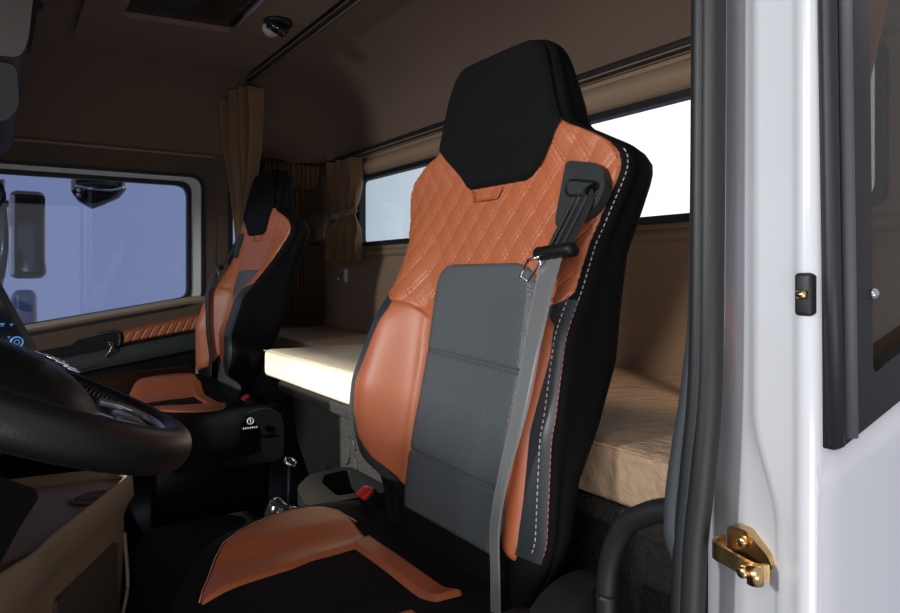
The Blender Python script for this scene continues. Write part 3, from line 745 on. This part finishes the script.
# tracks
def track(name, label, pa, pb, up=(0, 0, 1)):
    t = thing(name, label, 'curtain rail', pa, 'curtain tracks')
    a, b = Vector(pa), Vector(pb)
    V, F = box(((a.x + b.x) / 2, (a.y + b.y) / 2, (a.z + b.z) / 2), (.030, b.y - a.y, .020), .004)
    mk('rail_body', V, F, M['rail'], t)
    mk('rail_lip', *box(((a.x + b.x) / 2 - .017, (a.y + b.y) / 2, (a.z + b.z) / 2 - .008), (.005, b.y - a.y, .004), .001), M['rail_edge'], t)
    mk('rail_lip', *box(((a.x + b.x) / 2 + .006, (a.y + b.y) / 2, (a.z + b.z) / 2 - .0105), (.004, b.y - a.y, .003), .001), M['rail_edge'], t)
    return t
track('curtain_rail', 'dark double curtain track crossing the ceiling between the hatch and the bunk', (.80, .50, .735), (.80, 2.62, .735))
t = thing('curtain_rail', 'dark curtain track along the top of the rear wall above the windows', 'curtain rail', (1.18, .5, .455), 'curtain tracks')
mk('rail_body', *box((1.180, 1.62, .472), (.030, 2.36, .016), .004), M['rail'], t)
mk('rail_lip', *box((1.163, 1.62, .460), (.004, 2.36, .004), .001), M['rail_edge'], t)
t = thing('curtain_rail', 'short curtain track above the frilled curtain on the far side wall', 'curtain rail', (.95, 2.82, .455), 'curtain tracks')
mk('rail_body', *box((1.05, 2.83, .474), (.28, .03, .016), .004), M['rail'], t)
ck = struct('trim_5', box((-.1, 2.835, .468), (1.66, .022, .010), .003), M['trim'])

# small fittings of the far wall
vt = thing('round_vent', 'round ribbed vent on the dark far side wall beside the tied curtain', 'vent', (1.175, 2.83, .20))
for r_ in (.030, .020, .010): mk('vent_ring', *torus((1.172, 2.846, .235), r_, .003, (0, 1, 0), 28, 6), M['dash_brown'], vt)
mk('vent_back', *disc((1.172, 2.849, .235), .032, -.003, 24, (0, 1, 0)), M['dash_brown_shade'], vt)
tag(mk('wall_slot', *box((1.155, 2.843, .135), (.05, .012, .012), .003), M['rubber']), 'small black slot below the round vent', 'slot')
hk = thing('coat_hook', 'small bright hook on the rear wall under the tied curtain', 'hook', (1.19, 2.60, -.03))
mk('hook_mount', *box((1.193, 2.605, .0), (.012, .022, .055), .004), M['grey_paint'], hk)
mk('hook_arm', *tube(smooth_path([(1.188, 2.605, .01), (1.170, 2.605, -.005), (1.162, 2.605, -.02), (1.160, 2.605, -.008)], 5), .004, 8), M['chrome'], hk)

# ------------------------------------------------------------------ roof fittings
rh = thing('roof_hatch', 'brown roof hatch surround with a dark skylight panel in the ceiling', 'roof hatch', (.45, 2.0, .70))
fz = lambda a, b, d: Vector((a, b, .722 + d))
ho_ = rpoly([(.20, 1.35), (.20, 2.50), (.76, 2.43), (.76, 1.35)], [.05, .17, .07, .05], 8)
hi_ = rpoly([(.30, 1.50), (.30, 2.135), (.595, 2.10), (.595, 1.50)], [.01, .01, .01, .01], 8)
mk('hatch_surround', *frame(ho_, hi_, fz, .03), M['headliner'], rh, auto=40)
mk('skylight_panel', *prism(hi_, lambda a, b, d: Vector((a, b, .738 + d)), .006), M['glass_dark'], rh, smooth=False)
mk('panel_edge', *box((.592, 1.80, .724), (.008, .60, .010), .002), M['silver'], rh)
lp = thing('reading_lamp', 'small round ceiling lamp with a clear ribbed lens beside the skylight', 'ceiling lamp', (.675, 1.95, .69))
mk('lamp_base', *disc((.675, 1.93, .722), .040, -.010, 28), M['black_plastic'], lp)
mk('lamp_shade', *tube([(.675, 1.93, .712), (.672, 1.935, .700), (.668, 1.94, .690)], [.034, .032, .026], 24), M['gloss_black'], lp)
mk('lamp_lens', *dome((.662, 1.955, .703), .026, .022, (-.5, .3, -.8), 14, 4), M['lamp_lens'], lp, auto=10)

oc_ = thing('overhead_console', 'grey moulded overhead storage unit hanging at the front of the roof', 'overhead storage', (-.2, 1.9, .30))
mk('storage_door', *prism(rpoly([(-.6, .455), (.045, .455), (.060, .49), (.085, .745), (-.6, .745)], .02), lambda a, b, d: Vector((a, 1.72 + d, b)), .55), M['overhead'], oc_, auto=35)
mk('seam_strip', *prism([(.058, .49), (.086, .72), (.098, .72), (.068, .49)], lambda a, b, d: Vector((a, 1.80 + d, b)), .47), M['rubber'], oc_, smooth=False)
mk('door_latch', *box((.088, 1.86, .615), (.016, .02, .02), .003), M['rubber'], oc_)
mk('lower_housing', *prism(rpoly([(-.6, .335), (.02, .325), (.046, .36), (.040, .452), (-.6, .452)], .02), lambda a, b, d: Vector((a, 1.76 + d, b)), .50), M['overhead_low'], oc_, auto=35)

# ------------------------------------------------------------------ steering wheel
TW = math.radians(25); WC = Vector((-.014, .875, -.108))
wx = Vector((math.cos(TW), 0, -math.sin(TW))); wy = Vector((0, 1, 0)); wn = Vector((math.sin(TW), 0, math.cos(TW)))
def WP(a, b, c=0): return WC + wx * a + wy * b + wn * c
sw = thing('steering_wheel', 'large black leather steering wheel in front of the near seat', 'steering wheel', tuple(WC))
V = []; n_, m_ = 120, 20
rows = []
for i in range(n_):
    q = 2 * math.pi * i / n_
    r = []
    for k in range(m_):
        s = 2 * math.pi * k / m_
        R_ = .206 + .021 * math.cos(s) + .002 * math.sin(q * 2)
        r.append(WP(R_ * math.cos(q), R_ * math.sin(q), .024 * math.sin(s)))
    rows.append(r)
rows.append(rows[0])
mk('wheel_rim', *loft(rows, cap=False), M['wheel'], sw)
# ribbed stitching inside the far rim
mb = MB()
for i in range(34):
    q = math.radians(22 + i * 2.0)
    mb.add(*tube([WP(.190 * math.cos(q), .190 * math.sin(q), .018), WP(.186 * math.cos(q), .186 * math.sin(q), .008)], .0024, 6))
mb.build('rim_lacing', M['rubber'], sw)
# hub pad: shaped dome
rows = []
for i in range(10):
    s = i / 9; r = []
    for k in range(48):
        q = 2 * math.pi * k / 48
        a = .130 * math.cos(q) * (1 if math.cos(q) > 0 else .8); b = .122 * math.sin(q)
        e = 1 / max(1e-3, (abs(math.cos(q)) ** 3 + abs(math.sin(q)) ** 3) ** (1 / 3)); 
        sc2 = math.cos(s * math.pi / 2 * .96)
        r.append(WP(a * e * sc2 * .95, b * e * sc2 * .95, -.01 + .055 * math.sin(s * math.pi / 2)))
    rows.append(r)
mk('hub_pad', *loft(rows), M['wheel'], sw)
# emblem letters, raised chrome
mb = MB()
em = WP(.030, .045, .047)
for i in range(7):
    c = WP(.040 + .005 * i + .002 * (i % 2), .006 - i * .012, .0465 - .0006 * abs(i - 3))
    R = Matrix((wx, wy, wn)).transposed() @ Matrix.Rotation(math.radians(-20 + 12 * (i - 3)), 3, 'Z')
    mb.add(*box(c, (.013, .003, .002), .0005, rot=R)); mb.add(*box(c + R @ Vector((.005, .003, 0)), (.003, .007, .002), .0005, rot=R))
    if i % 2: mb.add(*box(c + R @ Vector((-.005, .003, 0)), (.003, .007, .002), .0005, rot=R))
mb.add(*torus(WP(.052, -.030, .0470), .010, .0014, wn, 20, 6))
mb.build('wheel_emblem', M['chrome'], sw)
# spokes
def spoke(q, wid):
    c, s = math.cos(q), math.sin(q); rows = []
    for i in range(9):
        t = i / 8; rad = mix(.08, .195, t); w = wid * (1 + .25 * (2 * t - 1) ** 2); r = []
        for k in range(12):
            a = 2 * math.pi * k / 12; lat = w * math.cos(a); up = .010 * math.sin(a) - .004
            r.append(WP(rad * c - lat * s, rad * s + lat * c, up))
        rows.append(r)
    return loft(rows)
for q, w in ((math.radians(0), .040), (math.radians(97), .026), (math.radians(-97), .026)):
    mk('spoke', *spoke(q, w), M['gloss_black'], sw)
mk('spoke_bezel', *tube(smooth_path([WP(.128, -.070, .010), WP(.158, -.072, .012), WP(.184, -.050, .012), WP(.190, 0, .012), WP(.184, .050, .012), WP(.158, .072, .012), WP(.128, .070, .010)], 8), .0048, 10), M['silver'], sw)
mk('switch_pod', *box(WP(.158, .020, .004), (.036, .050, .014), .006, rot=Matrix((wx, wy, wn)).transposed()), M['silver'], sw)
mk('switch_pod', *box(WP(.158, -.034, .004), (.036, .040, .016), .006, rot=Matrix((wx, wy, wn)).transposed()), M['black_plastic'], sw)
for (a, b) in ((.048, -.128), (.062, -.122)):
    mk('thumb_switch', *box(WP(a, b - .014, .012), (.008, .012, .008), .003, rot=Matrix((wx, wy, wn)).transposed()), M['silver'], sw)
mk('steering_column', *tube([WP(0, 0, -.01), WP(0, 0, -.05), WP(.0, 0, -.085)], [.05, .055, .05], 20), M['black_plastic'], sw)

# ------------------------------------------------------------------ dashboard
db = thing('dashboard', 'dark dashboard with a brown moulded centre section and cup holder, behind the steering wheel', 'dashboard', (-.4, 1.6, -H))
V, F = prism(rpoly([(-.98, -.20), (-.30, -.15), (-.16, -.19), (-.14, -.40), (-.30, -H + .01), (-.98, -H + .01)], .05), lambda a, b, d: Vector((a, .46 + d, b)), 2.30)
mk('dash_body', V, F, M['grain_plastic'], db, auto=40)
V, F = prism(rpoly([(-.50, -.20), (-.46, -.06), (-.36, -.01), (-.26, -.03), (-.24, -.20)], .04), lambda a, b, d: Vector((a, .62 + d, b)), .52)
mk('shadow_hood', V, F, M['grain_plastic'], db, auto=40)  # unseen hood, added to cast shade on the lower part of the near seat
# brown console: plan outline (X, Y), rim level -.45
outl = [(-.22, 1.20), (.0, 1.235), (.055, 1.31), (.085, 1.385), (.235, 1.665), (.262, 1.725), (.262, 1.765), (.235, 1.80), (.07, 1.82), (-.22, 1.82)]
def inset(poly, d):
    cx = sum(p[0] for p in poly) / len(poly); cy = sum(p[1] for p in poly) / len(poly); N = len(poly); out = []
    for i in range(N):
        a, p, b = Vector(poly[i - 1]), Vector(poly[i]), Vector(poly[(i + 1) % N])
        n1 = Vector((-(p - a).y, (p - a).x)).normalized(); n2 = Vector((-(b - p).y, (b - p).x)).normalized()
        nn = (n1 + n2).normalized(); k = d / max(.4, nn.dot(n1)); out.append(tuple(p + nn * k))
    return out
ol = rpoly(outl, .02, 4)
lay = [(0, -.450), (-.004, -.458), (-.007, -.498), (.004, -.515), (.014, -.540), (.014, -.60)]
def ring(d, z): return [Vector((x, y, z)) for x, y in inset(ol, d)]
rows = [ring(.016, -.515), ring(.014, -.462), ring(.011, -.452), ring(.004, -.448)] + [ring(d, z) for d, z in lay]
mk('console_rim', *loft(rows, cap=False), M['dash_brown'], db, auto=50)
mk('console_floor', *prism(inset(ol, .014), lambda a, b, d: Vector((a, b, -.470 - d - (.012 if a < .08 else 0))), .01), M['dash_brown'], db, auto=20)
chc = Vector((.175, 1.65, -.469))
mk('cup_holder', *tube([chc, chc + Vector((0, 0, .0008))], .040, 28), M['dash_brown_shade'], db)
mk('cup_holder_rim', *torus(chc + Vector((0, 0, .001)), .041, .0035, (0, 0, 1), 32, 8), M['dash_brown'], db)
# lower face with pocket
low = [ring(.014, -.60), ring(.018, -.66), ring(.03, -.94)]
mk('console_lower', *loft(low, cap=False), M['dash_brown'], db, auto=50)
pa, pb = Vector((.085, 1.385, 0)), Vector((.235, 1.665, 0)); dd = (pb - pa).normalized(); nn = Vector((dd.y, -dd.x, 0))
def lf(a, b, d): return pa + dd * a + nn * (.004 - d) + Vector((0, 0, b))
mk('storage_pocket', *prism(rpoly([(.03, -.574), (.305, -.574), (.305, -.74), (.03, -.83)], .012), lambda a, b, d: lf(a, b, d + .010), .02), M['dash_brown_shade'], db, smooth=False)
mk('pocket_lip', *tube(smooth_path([lf(.316, -.560, 0), lf(.318, -.66, -.006), lf(.30, -.70, -.008), lf(.24, -.74, -.012), lf(.10, -.79, -.014)], 6), .004, 8), M['dash_brown'], db)
# knee panel and display
mk('knee_panel', *prism(rpoly([(-.25, -.26), (.0, -.285), (.056, -.318), (.030, -.36), (-.02, -.46), (-.25, -.50)], .008), lambda a, b, d: Vector((a, 1.17 + d, b)), .03), M['black_fabric'], db, auto=35)
mk('panel_screw', *dome((-.006, 1.168, -.395), .009, .005, (0, -1, 0)), M['chrome'], db)
dn = mk('display_unit', *prism(rpoly([(-.16, .06), (-.015, .03), (.004, .0), (.062, -.125), (.075, -.16), (-.16, -.19)], .008), lambda a, b, d: Vector((a, 1.46 + d, b)), .26), M['black_plastic'], db, auto=35)
mk('display_glass', *prism([(-.15, .045), (-.018, .018), (.050, -.128), (-.15, -.165)], lambda a, b, d: Vector((a, 1.458 + d, b)), .003), M['screen'], db, smooth=False)
for (a, b, s) in ((-.002, -.022, .012), (-.010, -.040, .010), (.012, -.085, .007), (.026, -.086, .005), (-.004, -.086, .006), (.002, -.060, .005), (.022, -.108, .004)):
    mb = MB(); mb.add(*box((a, 1.4565, b), (s, .001, s * .35), 0)); mb.add(*box((a, 1.4565, b - s * .5), (s * .7, .001, s * .2), 0))
    mb.build('display_icon', M['screen_blue'], dn, smooth=False)
mb = MB(); mb.add(*torus((.034, 1.4565, -.118), .009, .0015, (0, 1, 0), 18, 5)); mb.add(*torus((.034, 1.4565, -.118), .004, .001, (0, 1, 0), 12, 5))
mb.build('display_dial', M['screen_blue'], dn, smooth=False)

# grab handle by the door
gh = thing('grab_handle', 'curved black grab handle low beside the door weatherstrip', 'handle', (.52, .47, -.5))
mk('handle_tube', *tube(smooth_path([(.540, .425, -.218), (.540, .445, -.223), (.540, .472, -.235), (.540, .500, -.255), (.540, .519, -.290), (.540, .526, -.33), (.540, .526, -.40), (.540, .526, -.93)], 8), .0115, 18, up=(1, 0, 0)), M['grain_plastic'], gh)
mk('handle_foot', *box((.540, .522, -.935), (.045, .04, .03), .008), M['grain_plastic'], gh)

# ------------------------------------------------------------------ outside: mirrors, ground
em_ = thing('wing_mirror', 'tall black wing mirror with a smaller mirror below, outside the far door window', 'mirror', (-.02, 3.1, -.30))
def shell(cx, cy, cz, sx, sy, sz, b): return box((cx, cy, cz), (sx, sy, sz), b, 5)
hs = mk('mirror_housing', *shell(.108, 3.15, .155, .125, .13, .335, .03), M['gloss_black'], em_)
mk('housing_trim', *box((.055, 3.07, .150), (.018, .02, .30), .008), M['grey_paint'], em_)
mk('lower_mirror', *shell(.098, 3.17, -.135, .085, .10, .16, .028), M['mirror_face'], em_)
mk('mirror_arm', *tube(smooth_path([(-.06, 3.05, -.34), (.0, 3.10, -.10), (.03, 3.13, .10), (.02, 3.12, .36)], 6), .016, 10), M['gloss_black'], em_)
mk('mirror_bracket', *tube([(-.08, 2.90, .22), (.03, 3.12, .27)], .02, 10), M['gloss_black'], em_)
mk('mirror_bracket', *tube([(-.08, 2.90, -.24), (.06, 3.14, -.16)], .016, 10), M['gloss_black'], em_)
km = thing('kerb_mirror', 'rounded black kerb mirror hanging above the far door window', 'mirror', (.36, 3.05, .30))
rows = []
for i in range(13):
    s = i / 12; z = mix(.43, .275, s); k = lerp([(0, .8), (.3, 1), (.6, .98), (.85, .7), (1, .25)], s); r = []
    for q in range(28):
        a = 2 * math.pi * q / 28; ca, sa = math.cos(a), math.sin(a)
        r.append(Vector((.352 + .102 * k * math.copysign(abs(ca) ** .8, ca), 3.10 + .06 * k * sa, z + .012 * ca)))
    rows.append(r)
mk('mirror_shell', *loft(rows), M['gloss_black'], km)
mk('shell_glint', *tube(smooth_path([(.262, 3.045, .345), (.31, 3.036, .338), (.38, 3.036, .335), (.435, 3.05, .352)], 6), .004, 8), M['chrome'], km)  # chrome line stands in for the white reflection on the black shell
for dz in (0, .018): mk('fixing_screw', *dome((.275, 3.055, .312 + dz), .008, .005, (0, -1, 0), 12, 4), M['chrome'], km)
mk('mirror_stem', *tube([(.352, 3.09, .42), (.352, 2.95, .50)], .02, 10), M['gloss_black'], km)
struct('ground', ([(-60, -8, -2.2), (40, -8, -2.2), (40, 62, -2.2), (13.8, 61.6, -2.2), (1.8, 38, -2.2), (-60, 12, -2.2), (-60, -8, -2.3), (40, -8, -2.3), (40, 62, -2.3), (13.8, 61.6, -2.3), (1.8, 38, -2.3), (-60, 12, -2.3)],
        [(0, 1, 2, 3, 4, 5), (11, 10, 9, 8, 7, 6), (0, 1, 7, 6), (1, 2, 8, 7), (2, 3, 9, 8), (3, 4, 10, 9), (4, 5, 11, 10), (5, 0, 6, 11)]), M['ground'], smooth=False)

# ------------------------------------------------------------------ world and lights
w = bpy.data.worlds.new('studio'); bpy.context.scene.world = w; w.use_nodes = True; nt = w.node_tree; nt.nodes.clear()
tc = nt.nodes.new('ShaderNodeTexCoord'); sx = nt.nodes.new('ShaderNodeSeparateXYZ'); rp = nt.nodes.new('ShaderNodeValToRGB')
bg = nt.nodes.new('ShaderNodeBackground'); ot = nt.nodes.new('ShaderNodeOutputWorld')
mr = nt.nodes.new('ShaderNodeMapRange'); mr.inputs['From Min'].default_value = -1; mr.inputs['From Max'].default_value = 1
nt.links.new(tc.outputs['Generated'], sx.inputs[0]); nt.links.new(sx.outputs['X'], mr.inputs['Value']); nt.links.new(mr.outputs[0], rp.inputs[0])
my = nt.nodes.new('ShaderNodeMapRange'); my.inputs['From Min'].default_value = .25; my.inputs['From Max'].default_value = -.15
mc = nt.nodes.new('ShaderNodeMix'); mc.data_type = 'RGBA'; mc.inputs[7].default_value = (.62, .62, .66, 1)
nt.links.new(sx.outputs['Y'], my.inputs['Value']); nt.links.new(my.outputs[0], mc.inputs[0]); nt.links.new(rp.outputs[0], mc.inputs[6]); nt.links.new(mc.outputs[2], bg.inputs[0]); nt.links.new(bg.outputs[0], ot.inputs[0]); bg.inputs[1].default_value = 1.0
cr = rp.color_ramp
st_ = [(.0, (.75, .76, .80)), (.45, (.23, .27, .42)), (.61, (.29, .335, .48)), (.68, (.38, .44, .58)), (.72, (.60, .68, .76)), (.78, (.80, .86, .90)), (.83, (1.5, 1.5, 1.5)), (1, (1.5, 1.5, 1.5))]
cr.elements[0].position = 0; cr.elements[0].color = (*st_[0][1], 1); cr.elements[1].position = 1; cr.elements[1].color = (*st_[-1][1], 1)
for p, c in st_[1:-1]:
    e = cr.elements.new(p); e.color = (*c, 1)

def aim(o, target):
    d = Vector(target) - Vector(o.location); o.rotation_euler = d.to_track_quat('-Z', 'Y').to_euler()
def area(name, loc, tgt, sx_, sy_, e, col=(1, 1, 1), spread=180):
    l = bpy.data.lights.new(name, 'AREA'); l.shape = 'RECTANGLE'; l.size = sx_; l.size_y = sy_; l.energy = e; l.color = col; l.spread = math.radians(spread)
    o = bpy.data.objects.new(name, l); COL.objects.link(o); o.location = (loc[0], loc[1], loc[2] + H); aim(o, (tgt[0], tgt[1], tgt[2] + H)); return o
def spot(name, loc, tgt, e, ang, blend=.2, col=(1, 1, 1), r=.05):
    l = bpy.data.lights.new(name, 'SPOT'); l.energy = e; l.spot_size = math.radians(ang); l.spot_blend = blend; l.color = col; l.shadow_soft_size = r
    o = bpy.data.objects.new(name, l); COL.objects.link(o); o.location = (loc[0], loc[1], loc[2] + H); aim(o, (tgt[0], tgt[1], tgt[2] + H)); return o
area('studio_softbox', (-1.4, -.5, .72), (.55, .8, .0), 1.0, 1.0, 15, (1, .97, .95))
area('studio_front_softbox', (-1.75, .72, .50), (.55, .95, .0), .22, .22, 40, (1, .96, .92))
area('ceiling_fill', (-.35, -.9, -.75), (.6, 1.5, .74), 1.2, .8, 13, (1, .95, .92))  # added fill from below the door, only brightens the ceiling
spot('studio_spot', (-2.2, 1.38, 1.08), (.70, 1.60, -.27), 1400, 19, .2, (1, .95, .86), .03)
spot('side_window_fill', (.22, -.62, .80), (1.16, 1.0, -.10), 600, 21, .5, (1, .93, .85), .06)  # added spot for daylight through the side window, brightens the rear wall

# ------------------------------------------------------------------ camera
cam = bpy.data.cameras.new('camera'); co = bpy.data.objects.new('camera', cam); COL.objects.link(co)
cam.sensor_width = 36; cam.lens = 28; cam.shift_y = -31 / 900; cam.clip_start = .02
co.location = (0, 0, H); co.rotation_euler = (math.radians(90), 0, -math.atan2(456, 700))
bpy.context.scene.camera = co
vs_ = bpy.context.scene.view_settings; vs_.view_transform = 'Standard'; vs_.look = 'None'; vs_.exposure = 0; vs_.gamma = 1
bpy.context.scene.cycles.max_bounces = 8
